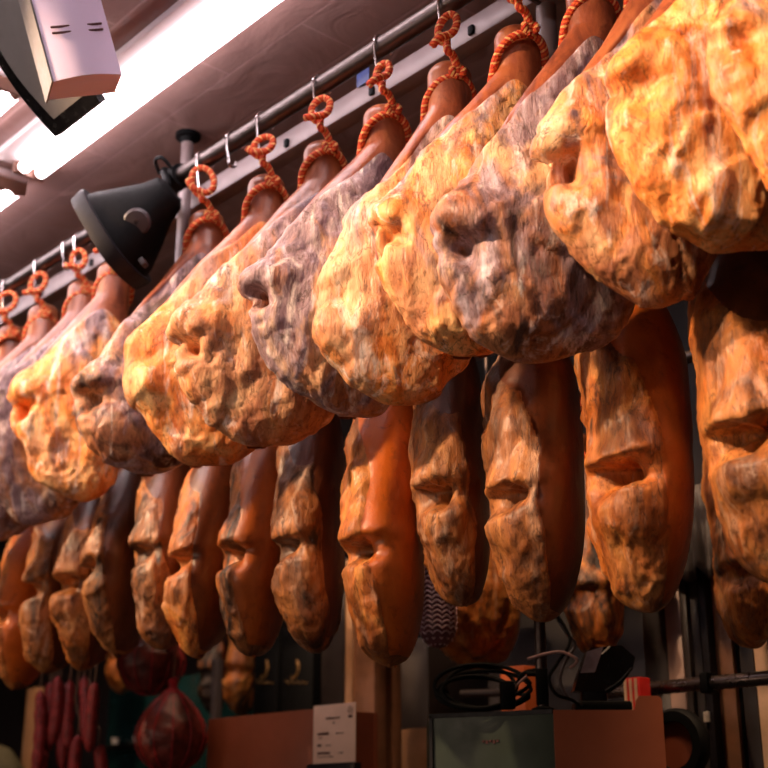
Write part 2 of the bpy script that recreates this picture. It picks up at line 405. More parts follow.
    if low: d = d - .088 * dn * K * (1 + .5 * pnoise(flat * 26 + off).reshape(X.shape)) + .006 * dn * lipK + .010 * dn * floorK
    else:
        w2 = 1 + .5 * pnoise(flat * 30 + off).reshape(X.shape)
        d = d - .062 * notch * np.exp(-(lat / (notch_w * .72) * w2) ** 2.2 - (np.abs(t - .012) / (.030 * notch_h) * w2) ** 2.2)
        d = d + .018 * notch * np.exp(-(lat / (notch_w * 1.7)) ** 2 - ((t + .038) / .036) ** 2) + .009 * notch * np.exp(-(lat / (notch_w * 1.8)) ** 2 - ((t - .08) / .04) ** 2)
    for (ha, hs, hd, hr) in holes:
        jj = int(round(math.radians(ha) / (2 * PI) * NA)) % NA; ii = int(hs * NH); c = P[ii, jj]
        d = d - hd * np.exp(-(((P - c) ** 2).sum(-1) / hr ** 2) ** 1.4)
    Q = P + N * d[..., None]; Q[..., 2] -= (.012 if low else .009) * dn * lipK
    # body
    def grid_mesh(nm, Q, keep=None):
        V = Q.reshape(-1, 3).copy(); V[:, 1] *= mirror
        idx = np.arange(NH * NA).reshape(NH, NA)
        f = np.stack([idx[:-1], np.roll(idx, -1, 1)[:-1], np.roll(idx, -1, 1)[1:], idx[1:]], -1)
        if keep is not None: f = f[keep]
        f = f.reshape(-1, 4)
        if mirror > 0: f = f[:, ::-1]
        if keep is not None:
            u, inv = np.unique(f, return_inverse=True); V = V[u]; f = inv.reshape(-1, 4)
        me = bpy.data.meshes.new(nm); me.vertices.add(len(V)); me.vertices.foreach_set('co', V.astype(np.float32).ravel())
        me.loops.add(f.size); me.loops.foreach_set('vertex_index', f.astype(np.int32).ravel())
        me.polygons.add(len(f)); me.polygons.foreach_set('loop_start', np.arange(0, f.size, 4, dtype=np.int32))
        me.polygons.foreach_set('use_smooth', np.ones(len(f), bool)); me.update(); me.validate(); me.update()
        return me
    body = link('flesh', grid_mesh('flesh', Q), root)
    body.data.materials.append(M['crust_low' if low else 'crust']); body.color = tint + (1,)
    mk = mask.copy(); lift = (.0012 if low else .003) * sst(-.004, .03, mk) - .005 * sst(.004, -.03, mk)
    Nq = normals(Q); Qr = Q + Nq * lift[..., None]
    kp = mk > -.045; keep = kp[:-1] & np.roll(kp, -1, 1)[:-1] & np.roll(kp, -1, 1)[1:] & kp[1:]
    keep[0] = False
    keep[-1] = False
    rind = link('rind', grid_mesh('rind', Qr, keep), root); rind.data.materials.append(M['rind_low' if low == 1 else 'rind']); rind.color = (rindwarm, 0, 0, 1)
    if bone:
        pb = Q[i0, j0] - N[i0, j0] * .012; pb = np.array([pb[0], pb[1] * mirror, pb[2] - .004])
        mb = MB(); prof = []
        for k in range(9):
            f = k / 8 * PI; prof.append((.026 * math.sin(f) * (1 + .12 * math.sin(3 * f)), -.022 * math.cos(f)))
        mb.lathe(prof, 14, pb); mb.build('hip_bone', M['bone'], root)
    if rope:
        mb = MB(); h = .125 * L; rx, ry = sh + .010, .044 * sh / .045 + .004; aj = math.radians(ropejoin)
        ring = []
        def on_shank(f, z, g=.008):
            q_ = -z / L; fr_, bk_, t_ = (float(np.interp(q_, s, w_)) for w_ in (front, back, th))
            return ((fr_ + bk_) / 2 + ((fr_ - bk_) / 2 + g) * math.cos(f), mirror * (t_ / 2 + g) * math.sin(f), z)
        for f in np.linspace(0, 2 * PI, 33)[:-1]: ring.append(on_shank(f, -h + .046 * math.cos(f - aj)))
        twisted(mb, np.vstack([ring, ring[:1]]), .0085)
        J = np.array(on_shank(aj, -h + .050)); H = np.array(hookz if hasattr(hookz, '__len__') else (0, 0, hookz))
        sid = np.array([.9, -.3 * mirror, 0]); rg2 = rg.rand(3)
        pts = [J + (.004, .006 * mirror, -.01), J + (0, .008 * mirror, .012), J * .5 + H * .5 + (0, .012 * mirror, 0), H + (0, .012 * mirror, -.032)]
        lr = .019 + .016 * rg2[0]
        if low:
            sid = np.array([math.sin(yaw), math.cos(yaw), 0]); H = np.array((0, 0, hookz)); pts = pts[:2] + [(J + H) / 2 + (0, .004 * mirror, 0), H + (0, 0, -.042)]
            for f in np.linspace(-PI / 2, 1.4 * PI, 14): pts.append(H + sid * .030 * math.cos(f) + np.array([math.cos(yaw), -math.sin(yaw), 0]) * .006 * f + np.array([0, 0, .030 * math.sin(f)]))
        ex_, ez_ = .62 + .5 * rg2[1], .8 + .55 * rg2[2]; sid = sid * math.cos(rg2[2] - .5) + np.array([0, 0, math.sin(rg2[2] - .5)]) if not low else sid
        for f in np.linspace(-PI / 2, 1.6 * PI, 12) if not low else ():
            pts.append(H + sid * (lr * ex_ * math.cos(f)) + np.array([0, .010 * mirror, -.010 + lr + lr * ez_ * math.sin(f)]) + np.array([0, .004 * mirror, 0]) * f)
        pts += [pts[-1] + sid * .02 + (0, .012 * mirror, -.004), pts[-1] + sid * .036 + (0, .012 * mirror, -.016 + .03 * rg2[1])]
        twisted(mb, spline(pts, 8), .0085)
        # knot where the rope meets the noose
        kn = [J + (.013 * math.cos(f), .008 * mirror + .004 * math.cos(2 * f), .004 + .011 * math.sin(f)) for f in np.linspace(0, 2 * PI, 17)]
        twisted(mb, kn, .0075)
        mb.build('rope', ROPE, root)
    return root

def plane_uh(o, yaw, px):
    u = np.array([math.cos(yaw), math.sin(yaw), 0]); n = np.array([-u[1], u[0], 0]); r = ray(*px); P = CAM + np.dot(o - CAM, n) / np.dot(r, n) * r - o
    return float(P @ u), float(-P[2])

# upper row: hook px x, widest point px, lowest point px, tint (gold, mould, dark), thickness, notch, notch angle, label, extra
UP_GROUP = 'cured hams on the upper steel rail'
UPPER = [
 (10, (-100, 460), (-60, 560), (.3, .5, .2), .13, .7, 20, 'red-brown shank of a cured ham at the far left end of the upper rail', {}),
 (42, (-70, 440), (-30, 545), (.3, .6, .2), .13, .7, 20, 'cured ham at the left end of the upper rail, second shank from left', {}),
 (82, (-20, 415), (25, 525), (.15, .5, .1), .12, .6, 25, 'grey-streaked cured ham tucked behind the golden one with a round hole', {}),
 (112, (12, 397), (82, 501), (.62, .05, .1), .13, 1.0, 30, 'golden cured ham with a round dark hole, hanging left below the black lamp', {}),
 (205, (78, 388), (140, 476), (.1, .42, .4), .14, 1.1, 32, 'dark grey-brown cured ham with a black hole, hanging right beside the black lamp', {}),
 (265, (128, 345), (190, 467), (.5, -.1, .0), .14, .3, 40, 'pale yellow cured ham between the dark ham beside the lamp and a tan ham', {}),
 (322, (177, 335), (250, 448), (.2, .22, .2), .14, 1.1, 30, 'tan cured ham with a brown flap over its notch, left of the grey-lilac ham', {}),
 (383, (244, 285), (342, 418), (.0, .56, .15), .14, 1.1, 24, 'grey-lilac mouldy cured ham with a bulging left shoulder, hung below the small blue tag', {}),
 (447, (320, 283), (388, 403), (.38, .1, .05), .135, .3, 36, 'cream and gold cured ham with crusty round end, right of the grey-lilac ham', {}),
 (517, (370, 220), (455, 358), (.48, .14, .1), .14, .75, 26, 'golden cured ham with a hollow left shoulder, its rope-tied shank reaching the top edge', {}),
 (588, (438, 232), (520, 363), (.1, .46, .3), .112, .9, 36, 'grey-streaked cured ham with a reddish-brown skin collar and dark rounded lower end', {}),
 (655, (543, 148), (640, 307), (.25, .15, .15), .108, 1.1, 34, 'orange-pink cured ham with a ragged lower lip, left of the bright golden ham', {}),
 (727, (608, 82), (712, 253), (.72, -.4, .0), .125, .45, 34, 'bright golden-yellow cured ham hanging large at the upper right, lit strongest', {}),
 (805, (713, 28), (805, 222), (.6, -.1, .1), .122, .35, 40, 'golden cured ham cut off by the right edge of the picture', {}),
]
HOOKS = []
for i, (hx, npx, bpx, tint, T, nt, na, lab, ex) in enumerate(UPPER):
    hp = at(hx, 46 - .64 * (hx - 383), Y=0); X = float(hp[0]); yaw = math.radians(239 + rnd.uniform(-3, 3))
    o = np.array([X - .045, .045, RAILZ - .115])
    n = plane_uh(o, yaw, npx); b = plane_uh(o, yaw, bpx)
    u = np.array([math.cos(yaw), math.sin(yaw)]); v = np.array([-u[1], u[0]]); hw = np.array([X, -.004]) - o[:2]   # hook seat in the leg's own frame
    HOOKS.append((X, lab))
    ham('cured_ham', lab, UP_GROUP, o, yaw, 1, n, b, T, 100 + i * 7 + (500 if i == 3 else 0), tint, False, rope=True, hookz=(float(hw @ u), float(hw @ v), .024), notch=nt, notch_ang=na, ropejoin=100, rind_c=-.25, **ex)

# lower row
LO_GROUP = 'cured hams in the lower row'
LOWER = [
 (10, 690, 'leftmost cured ham of the lower row, cut by the left edge of the picture', (.5, .1, .2), 1.0, {'rind_c': .1, 'rindwarm': 1.0}),
 (45, 673, 'small cured ham left of the pair with dark notches above the thin sausages', (.3, .2, .2), 1.0, {}),
 (77, 671, 'tan cured ham with a wide dark notch, directly above the thin red sausages', (.4, .1, .1), 1.2, {}),
 (110, 657, 'narrow brown cured ham with smooth dark side, above the right of the thin sausages', (.2, .2, .3), 1.0, {}),
 (150, 648, 'grey-brown cured ham hanging over the upper dark red sausage ball', (.1, .35, .3), .8, {}),
 (197, 658, 'cured ham with orange upper face and ragged notch, left of the smooth broad one', (.55, .1, .2), 1.1, {}),
 (252, 656, 'cured ham with smooth wide brown rind and bright orange edge, above the reddish-brown crate', (.4, .1, .4), 1.0, {'rind_c': .1, 'rindwarm': .6}),
 (302, 653, 'cured ham with a grey upper face and deep notch, above the black boxes', (.1, .32, .25), 1.2, {}),
 (385, 668, 'long bright orange smooth cured ham hanging lowest, above the wide wooden upright', (.5, .1, .2), .9, {'rind_c': .1, 'rindwarm': 1.0}),
 (448, 607, 'short brown-tan cured ham left of the purple-flapped one, above the netted sausage', (.25, .2, .15), 1.1, {}),
 (533, 622, 'cured ham with a purple-brown flap and dark right side, above the green box', (.2, .28, .2), 1.0, {}),
 (633, 612, 'big orange cured ham with a gaping black notch, right half of the lower row', (.5, .05, .2), 1.4, {'rindwarm': .7}),
 (757, 585, 'cured ham of the lower row cut by the right edge of the picture', (.4, .15, .15), 1.3, {}),
]
LDX = (0, 2, 2, 6, 6, 2, 2, 10, 4, 11, 6, 17, 20)
LT = (.17, .165, .165, .167, .17, .172, .175, .168, .184, .17, .198, .21, .208)
LR = (0, -.5, -.5, -.25, -.5, -.3, 0, -.55, 0, -.5, -.2, -.3, -.5)
for i, (px, py, lab, tint, nt, ex) in enumerate(LOWER):
    px += LDX[i]
    yaw = math.atan2(-.824, .567) + rnd.uniform(-.09, .09)
    un, ub = .20 + rnd.uniform(-.01, .025), .105 + rnd.uniform(-.015, .015)
    by = RAIL2Y + math.sin(yaw) * ub; B = at(px, py, Y=by); X = float(B[0] - math.cos(yaw) * ub)
    L = RAIL2Z - .07 - float(B[2])
    kw = dict(rind_c=LR[i]); kw.update(ex)
    ham('cured_ham', lab, LO_GROUP, (X, RAIL2Y, RAIL2Z - .07), yaw, -1, (un, L - .275 + rnd.uniform(-.015, .015)), (ub, L), LT[i], 900 + i * 13, tint, 1,
        hookz=.07, notch=nt, notch_ang=(40, 46, 34, 50, 38, 44, 36, 48, 40, 34, 46, 40, 36)[i], plump=(1.1, .95, 1.1, .9, 1.0, 1.15, 1.0, .9, 1.1, .95, .9, .85, 1.0)[i], backw=.06, **kw)

# ------------------------------------------------------------------ rails, hooks, posts, channel
def tube_thing(name, a, b, r, mat, label, cat, n=24, parent=None, group=None):
    o = MB().tube(np.linspace(a, b, 3), r, n).build(name, mat, parent)
    if label: tag(o, label, cat, group)
    return o
RAILR = .0225
tube_thing('hanging_rail', (-3.6, 0, RAILZ), (1.5, 0, RAILZ), RAILR, M['steel'], 'round brushed steel rail the upper hams hang from', 'rail')
tube_thing('hanging_rail', (-3.6, RAIL2Y, RAIL2Z), (1.3, RAIL2Y, RAIL2Z), .019, M['steel'], 'lower steel rail behind the upper hams carrying the lower row', 'rail')
HOOKL = []
def s_hook(X, label, yaw=0.0, drop=.085):
    R = RAILR + .0035; pts = []
    for f in np.linspace(math.radians(-25), math.radians(180), 14): pts.append((0, R * math.cos(f), R * math.sin(f)))
    pts += [(0, -R + .002, -.03), (0, -R + .010, -drop + .012)]
    for f in np.linspace(PI, 2 * PI + .6, 10): pts.append((0, -.006 + .012 * math.cos(f), -drop + .012 + .013 * math.sin(f)))
    path = spline(pts, 5); c, s = math.cos(yaw), math.sin(yaw)
    path = np.array([(-q[1] * s * .0 + q[0], q[1], q[2]) for q in path])
    o = MB().tube(path, .003, 8).build('steel_hook', M['chrome']); o.location = (X, 0, RAILZ)
    tag(o, label, 'hook', 'steel hooks on the upper rail'); return o
names = ['far left shank', 'second shank from the left edge', 'grey-streaked ham', 'golden ham with the round hole', 'dark ham beside the black lamp', 'pale yellow ham', 'tan ham with the brown flap',
         'grey-lilac ham below the blue tag', 'cream and gold ham', 'hollow-shouldered golden ham', 'ham with the reddish skin collar', 'orange-pink ham', 'brightest golden ham', 'ham cut by the right edge']
for (X, lab), nm in zip(HOOKS, names): s_hook(X, 'bent steel wire hook over the round rail holding the ' + nm, drop=.098)
for X, lb in ((float(at(70, 250, Y=0)[0]), 'empty steel hook on the rail left of the black lamp'), (float(at(235, 140, Y=0)[0]), 'empty steel hook on the rail between the looped rope and the next rope')):
    s_hook(X, lb, drop=.075)

# pale channel running behind the rail
chy, chz = .15, RAILZ + .025
cr = empty('ceiling_channel', (0, chy, chz), 'pale grey metal channel running behind the steel rail', 'channel')
MB().box((-1.0, 0, 0), (5.0, .05, .06), None, .006).build('channel_body', M['channel'], cr)
for k in range(12):
    MB().box((-2.9 + .34 * k, -.029, -.01), (.016, .008, .022), None, .002).build('clip', M['black'], cr)
bt = at(363, 77, Y=.119)
tg = MB().box(bt, (.046, .002, .040), None, .0006).build('blue_tag', M['blue']); tag(tg, 'small square dark blue tag stuck on the pale channel', 'tag')

CEIL = 3.375
def post(px, py, Y, r, label, ln, low):
    p = at(px, py, Y=Y); X = p[0]
    o = empty('support_post', (X, Y, CEIL), label, 'post', 'rail support posts')
    MB().tube([(0, 0, -.004), (0, 0, -.2), (0, 0, -ln)], r, 20).build('tube', M['channel'], o)
    MB().lathe([(0, -.001), (.036, -.001), (.036, -.012), (r + .006, -.016), (r, -.03)], 24).build('ceiling_flange', M['black'], o)
    MB().tube([(0, 0, RAILZ - CEIL + .0), (0, -Y, RAILZ - CEIL + .0)], .009, 10).build('rail_bracket', M['steel'], o)
    if low: MB().tube([(0, 0, RAIL2Z - CEIL), (0, RAIL2Y - Y, RAIL2Z - CEIL)], .009, 10).build('lower_bracket', M['steel'], o)
    return o
post(188, 138, .095, .018, 'grey vertical support post with dark ceiling flange beside the black lamp', .72, True)
post(546, 10, .16, .022, 'pale vertical support post between two rope-tied shanks at the top edge', .40, False)

# ------------------------------------------------------------------ room shell
def struct(name, a, b, mat):
    o = MB().span(a, b).build(name, mat); o['kind'] = 'structure'; return o
struct('floor', (-9, -4, -.1), (3.2, 2.4, 0), M['floor'])
struct('ceiling', (-9, -4, CEIL), (3.2, 2.4, CEIL + .1), M['ceiling'])
struct('wall_back', (-9, 2.1, 0), (3.2, 2.3, CEIL), M['wall'])
struct('wall_left', (-9.1, -4, 0), (-9, 2.4, CEIL), M['wall'])
struct('wall_right', (3.1, -4, 0), (3.3, 2.4, CEIL), M['wall'])
struct('wall_front', (-9, -4.2, 0), (3.2, -4, CEIL), M['wall'])

# ------------------------------------------------------------------ fluorescent fixtures
def fixture(x0, x1, y, label, z=CEIL, w=.15):
    o = empty('fluorescent_light', ((x0 + x1) / 2, y, z), label, 'ceiling light', 'fluorescent ceiling lights'); h = (x1 - x0) / 2
    mb = MB(); mb.box((0, -.03, -.012), (2 * h + .06, w, .022), None, .004); mb.build('housing', M['white_metal'], o)
    for dy in (-.027, .027):
        MB().tube([(-h + .012, dy, -.045), (0, dy, -.045), (h - .012, dy, -.045)], .0165, 16).build('lamp_tube', M['tube'], o)
        for sx in (-1, 1):
            MB().lathe([(.0165, -.012), (.0165, .012)], 16, (sx * (h - .004), dy, -.045), Matrix.Rotation(PI / 2, 3, 'Y')).build('end_cap', M['holder'], o)
    for sx in (-1, 1): MB().box((sx * (h + .010), 0, -.035), (.014, .10, .05), None, .004).build('lamp_holder', M['holder'], o)
    return o
tl = at(30, 172, Z=CEIL - .045); TY = float(tl[1])
fixture(float(tl[0]), float(tl[0]) + 1.55, TY, 'long lit twin-tube fluorescent light running above the hams')
t2 = at(20, 188, Z=CEIL - .045)
fixture(float(t2[0]) - 1.5, float(t2[0]) - .02, TY, 'second fluorescent light beyond the end of the long one at the left edge')
r2 = at(4, 92, Z=CEIL - .045); fixture(float(r2[0]) - 1.2, float(r2[0]) + .02, float(r2[1]), 'fluorescent light showing below the hanging screen at the left edge')
r3 = at(8, 8, Z=CEIL - .045); fixture(float(r3[0]) - .9, float(r3[0]) - .05, float(r3[1]), 'fluorescent light in the top left corner above the hanging screen')

# extra lights added out of view over the hall, to brighten screen and hams
fixture(-.9, .65, -1.15, 'added fluorescent fill light over the hall, nearest in front of the rail')
fixture(.9, 2.4, -1.15, 'added fluorescent fill light over the hall, above and behind the viewpoint')

# ------------------------------------------------------------------ hanging screen with white box, top left
def nrm(v): v = np.array(v, float); return v / np.linalg.norm(v)
P0 = at(55, 137, Y=-.46)
mon = empty('hanging_screen', P0, 'grey-backed screen with black frame and white slotted box hanging from the ceiling, top left', 'screen')
eX = np.array([1.0, 0, 0]); r_ = ray(0, 50)
# second panel edge: lies in the plane x = P0.x
tt = (P0[0] - .02 - CAM[0]) / r_[0]; e2 = CAM + tt * r_ - P0; l2 = np.linalg.norm(e2); e2 = nrm(e2); e3 = nrm(np.cross(eX, e2))
if e3 @ (CAM - P0) < 0: e3 = -e3
W = .21; H2 = max(.34, l2 * 1.6)
def curve_poly(w, h, inset=0.0):
    out = [(inset, inset * 1.0)]
    out.append((w, inset)); out.append((w, h))
    for f in np.linspace(1, 0, 9): out.append((inset - .035 * math.sin(f * PI), h * f + inset * (1 - f)))
    return out[:-1]
MB().prism(curve_poly(W, H2), (0, 0, 0), eX, e2, -e3, .02).build('frame', M['black_gloss'], mon)
MB().prism(curve_poly(W - .01, H2, .034), e3 * .001, eX, e2, -e3, .004).build('back_cover', M['tv_grey'], mon)
# white box: stands off the cover towards the hall
cz = at(88, 78, Y=-.54); eR = nrm(RT * .92 + FH * .34 + ZZ * .33); eU = nrm(ZZ - RT * .30 - FH * .15 - eR * 0); eU = nrm(eU - eR * (eU @ eR)); eN = nrm(np.cross(eR, eU))
bw, bh, bd = .150, .30, .085
prof = [(-bw / 2, 0)] + [(-bw / 2 + bw * f, .016 * math.sin(PI * f)) for f in np.linspace(0, 1, 13)] + [(bw / 2, -bd), (-bw / 2, -bd)]
wb = MB().prism(prof[1:], cz - P0, eR, eN, eU, bh).build('white_box', M['lavender'], mon)
side = MB().prism([(0, .002), (0, -bd - .015), (.004, -bd - .015), (.004, .002)], cz - P0 - eR * (bw / 2 + .004), eR, eN, eU, bh).build('side_cover', M['tv_grey'], mon)
for cx in (-.030, .038):
    for cyv in (.105, .119):
        c = cz - P0 + eR * cx + eU * cyv + eN * (.0005 + .016 * math.sin(PI * (cx / bw + .5)))
        Mx = Matrix((eR, eN, eU)).transposed(); MB().box(c, (.048 if cx < 0 else .042, .004, .005), Mx, .0015).build('vent_slot', M['ink'], wb)
MB().tube([P0 * 0 + eX * .1 + e2 * (H2 - .03) - e3 * .02, eX * .1 + e2 * (H2 - .03) + ZZ * 0 - e3 * .02 + np.array([0, 0, CEIL - P0[2] - (e2 * (H2 - .03))[2] + .01])], .018, 14).build('ceiling_pole', M['black'], mon)

# ------------------------------------------------------------------ black lamp clamped to the rail
lp = at(131, 226, Y=-.10)
lamp = empty('rail_spotlight', lp, 'black round spotlight on a bracket clamped to the steel rail, upper left', 'spotlight')
f = nrm(-RT * .78 + FH * .22 - ZZ * .50)               # where the lamp looks: left, towards the hall, slightly down
sx = nrm(np.cross(ZZ, f)); up = nrm(np.cross(f, sx)); tilt = math.radians(28)
Ml = Matrix((up * 1.0, np.cross(f, up), f)).transposed()
LS = 1.16
def loft(mb, rings, n=40, mi=0):
    """rings: (offset along axis, half-height up, half-width, up shift, exponent)"""
    vs = []; fs = []
    for (z, a_, b_, sh_, ex_) in rings:
        for k in range(n):
            t = 2 * PI * k / n; c, s_ = math.cos(t), math.sin(t)
            vs.append(LS * (Ml @ Vector((sh_ + a_ * math.copysign(abs(c) ** (2 / ex_), c), b_ * math.copysign(abs(s_) ** (2 / ex_), s_), z))))
    for i in range(len(rings) - 1):
        for k in range(n): fs.append([i * n + k, i * n + (k + 1) % n, (i + 1) * n + (k + 1) % n, (i + 1) * n + k])
    fs.append(list(range(n))[::-1]); fs.append([(len(rings) - 1) * n + k for k in range(n)])
    mb.add(vs, fs, mi, True)
mb = MB(); loft(mb, [(.075, .118, .095, 0, 2.8), (.075, .124, .10, 0, 2.8), (.045, .128, .104, 0, 2.8), (.038, .126, .102, 0, 2.8), (.038, .115, .09, 0, 2.8)]); mb.build('bezel', M['bezel'], lamp)
mb = MB(); loft(mb, [(.0765, .108, .086, 0, 2.8), (.079, .106, .084, 0, 2.8)]); mb.build('lens', M['black_gloss'], lamp)
mb = MB(); loft(mb, [(.04, .112, .09, 0, 2.8), (.02, .108, .086, 0, 2.6), (-.03, .082, .07, .004, 2.4), (-.08, .054, .052, .01, 2.2), (-.115, .044, .044, .012, 2.0), (-.125, .03, .03, .012, 2)]); hs = mb.build('housing', M['black'], lamp)
# round pivot cap on the side turned to the camera
tocam = nrm(CAM - lp); tc2 = nrm(tocam - f * (tocam @ f)); Mc = Matrix((f, np.cross(tc2, f), tc2)).transposed()
MB().lathe([(0, .0), (.036, 0), (.036, .012), (.030, .018), (.006, .020), (.005, .017), (0, .017)], 28, tuple(tc2 * .074 - f * .03), Mc).build('pivot_cap', M['cap'], lamp)
for sgn in (-1, 1): MB().box(tuple(up * (.116 * sgn) + f * .014 + tc2 * .052), (.022, .026, .014), Ml, .003).build('latch', M['cap'], lamp)
br = np.array([at(178, 168, Y=0)[0], 0, RAILZ]) - lp
MB().tube(spline([-f * .10 + up * .012, -f * .14 + up * .04, br + (-.02, -.03, .02), br + (0, -.012, .0)], 8), .011, 12).build('arm', M['black'], lamp)
MB().lathe([(.0235, -.025), (.034, -.025), (.034, .025), (.0235, .025)], 24, tuple(br), Matrix.Rotation(PI / 2, 3, 'Y')).build('rail_clamp', M['black'], lamp)
hd = spline([br + (.02, -.03, .01), br + (.015, -.06, .035), br + (-.02, -.06, .04), br + (-.035, -.035, .015)], 8); MB().tube(hd, .005, 8).build('handle', M['black'], lamp)

# ------------------------------------------------------------------ the counter background
# hams of the back row
BK = [((505, 580), (475, 668), .97, 'blurred orange-brown cured ham behind the green box, above the coiled black cable', .30, -.6, (1., .2, .3)),
      ((575, 560), (596, 660), .97, 'blurred brown cured ham behind the black device and cables', .27, .4, (.7, .3, .5)),
      ((748, 560), (752, 648), .97, 'orange-brown ham end hanging in front of the cabinets at the right edge', .26, .3, (.8, .2, .4)),
      ((215, 640), (213, 716), 1.4, 'small blurred ham hanging left of its twin behind the reddish-brown crate', .2, .2, (.5, .4, .6)),
      ((240, 640), (244, 716), 1.4, 'small blurred orange ham behind the reddish-brown crate, left of the black boxes', .2, .2, (1., .2, .4)),
      ((112, 640), (118, 694), 1.4, 'dark orange ham behind the thin sausages and the dark red ball', .22, .2, (.9, .1, .3))]
BACKR = {}
for i, (tp, bp, Y, lab, L, yw, tint) in enumerate(BK):
    B = at(*bp, Y=Y); L = .62 if Y < 1.2 else .55
    yaw = math.atan2(-.824, .567) + yw * .6
    ham('cured_ham', lab, 'cured hams hanging at the back', (B[0] - math.cos(yaw) * .06, Y - math.sin(yaw) * .06, B[2] + L), yaw, -1, (.16 if i != 0 else .22, L - .2), (.06, L), .17 if i == 1 else .135 if i == 2 else (.27 if i == 0 else .125), 2000 + 31 * i, tint, 1, res=(72, 96), notch=.35, notch_ang=42, rind_c=-1.1, hookz=2.62 - float(B[2] + L), plump=1.1, backw=.06 if i != 0 else .1)
    BACKR.setdefault(Y, []).append((B[0], B[2] + L))

def back_rail(Y, Z, x0, x1, label, rods):
    o = tube_thing('hanging_rail', (x0, Y, Z), (x1, Y, Z), .016, M['steel'], label, 'rail')
    for xr in rods: MB().tube([(xr, Y, Z), (xr, Y, (Z + CEIL0) / 2), (xr, Y, CEIL0)], .006, 8).build('hanger_rod', M['steel'], o)
CEIL0 = 3.375
back_rail(.97, 2.62, -.9, .6, 'short back rail behind the lower row carrying the right blurred hams', (-.85, .55))
back_rail(1.4, 2.62, -3.6, -1.6, 'short back rail carrying the small hams behind the crate', (-3.5, -1.7))
back_rail(.62, 2.42, -2.9, -.2, 'thin back rail carrying the thin sausages and dark red balls', (-2.8, -.3))
# thin dried sausages
SAU = [(40, 690, 790), (50, 682, 752), (60, 684, 770), (57, 676, 745), (70, 680, 748), (84, 676, 744), (95, 682, 752), (78, 735, 800), (99, 745, 790), (45, 748, 800)]
for i, (px, y0, y1) in enumerate(SAU):
    Y = .575 + .046 * (0, 1, 2, 0, 1, 2, 0, 0, 1, 2)[i]; a_ = at(px, y0, Y=Y); b_ = at(px - 2 + 4 * ((i * 7) % 3 - 1), y1, Y=Y); L = a_[2] - b_[2]
    o = empty('thin_sausage', a_, ['thin dried red sausage at the left side of the hanging bunch', 'short dark red thin sausage, second from the left in the bunch', 'bright red thin sausage in the middle of the bunch', 'thin red sausage partly behind the middle ones',
        'reddish thin sausage right of the middle of the bunch', 'purplish thin sausage just right of the gap in the bunch', 'dark purplish thin sausage on the right side of the bunch', 'thin sausage in the lower layer, centre of the bunch', 'thin sausage in the lower layer, right end of the bunch', 'thin sausage in the lower layer, left end of the bunch'][i], 'sausage', 'thin dried sausages in a bunch')
    n = 26; t = np.linspace(0, 1, n); r = .022 * np.power(np.clip(1 - np.abs(2 * t - 1) ** 5, 0.004, 1), .5) * (1 + .12 * np.sin(t * 30 + i) * rnd.random())
    bend = .012 * np.sin(t * PI) * rnd.uniform(-1, 1)
    P = np.stack([(b_[0] - a_[0]) * t + bend, bend * .5, -L * t], 1); MB().tube(P, r, 14).build('casing', M['sausage'], o)
    MB().tube([(0, 0, 0), (.004, 0, .05), ((at(68, 662, Y=Y)[0] - a_[0]) * .35, .0, .12), ((at(68, 662, Y=Y)[0] - a_[0]) * .4, .62 - Y, 2.405 - float(a_[2]))], .0025, 6).build('string', M['string'], o)

# dark red cured balls
def ball(px, py, pr, Y, label, pear, seed):
    c = at(px, py, Y=Y); d = float((c - CAM) @ FW); r = pr * d / FPX
    o = empty('cured_sausage_ball', c, label, 'sausage', 'dark red cured sausage balls')
    prof = []
    for k in range(33):
        f_ = k / 32 * PI; rr = r * math.sin(f_); z = -r * math.cos(f_)
        if z > 0 and pear: z = z * 1.0 + r * pear * (1 - math.sin(f_)) ** 1.2; rr = rr * (1 - .18 * (1 - math.sin(f_)))
        prof.append((max(rr, 0), z * .95))
    mb = MB(); mb.lathe(prof, 40)
    V = np.array(mb.v); n_ = fbm(V * 30 + seed, 3); V *= (1 + .10 * n_)[:, None]; mb.v = [tuple(q) for q in V]
    mb.build('casing', M['sobra'], o)
    top = r * (1 + pear) * .95
    cone = MB().lathe([(r * .42, top * .70), (r * .30, top * .84), (r * .12, top * .98), (r * .10, top * 1.04), (r * .17, top * 1.14), (r * .05, top * 1.2)], 18); V = np.array(cone.v); V += .08 * r * np.stack([fbm(V * 60 + k * 9, 2) for k in range(3)], 1); cone.v = [tuple(q) for q in V]
    cone.build('tied_end', M['tie_red'], o)
    nt = MB()
    for k in range(6):
        a0 = k * PI / 6
        for sg in (1,):
            P = [(max(p_[0], .002) * 1.03 * math.cos(a0), max(p_[0], .002) * 1.03 * math.sin(a0), p_[1] * 1.03) for p_ in prof]; P += [(-max(p_[0], .002) * 1.03 * math.cos(a0), -max(p_[0], .002) * 1.03 * math.sin(a0), p_[1] * 1.03) for p_ in prof[::-1]]
            nt.tube(np.array(P), .0016, 5, caps=False)
    nt.build('string_net', M['tie_red'], o)
    MB().tube([(0, 0, top * 1.1), (0, 0, top + .1), (0, 0, 2.405 - float(c[2]))], .003, 6).build('string', M['string'], o)
    return o
ball(151, 662, 33, .62, 'dark red cured sausage ball hanging under the lower hams, upper of the two', .25, 3)
ball(171, 737, 35, .62, 'pear-shaped dark red cured sausage ball with red tied top, left of the crate', .45, 8)

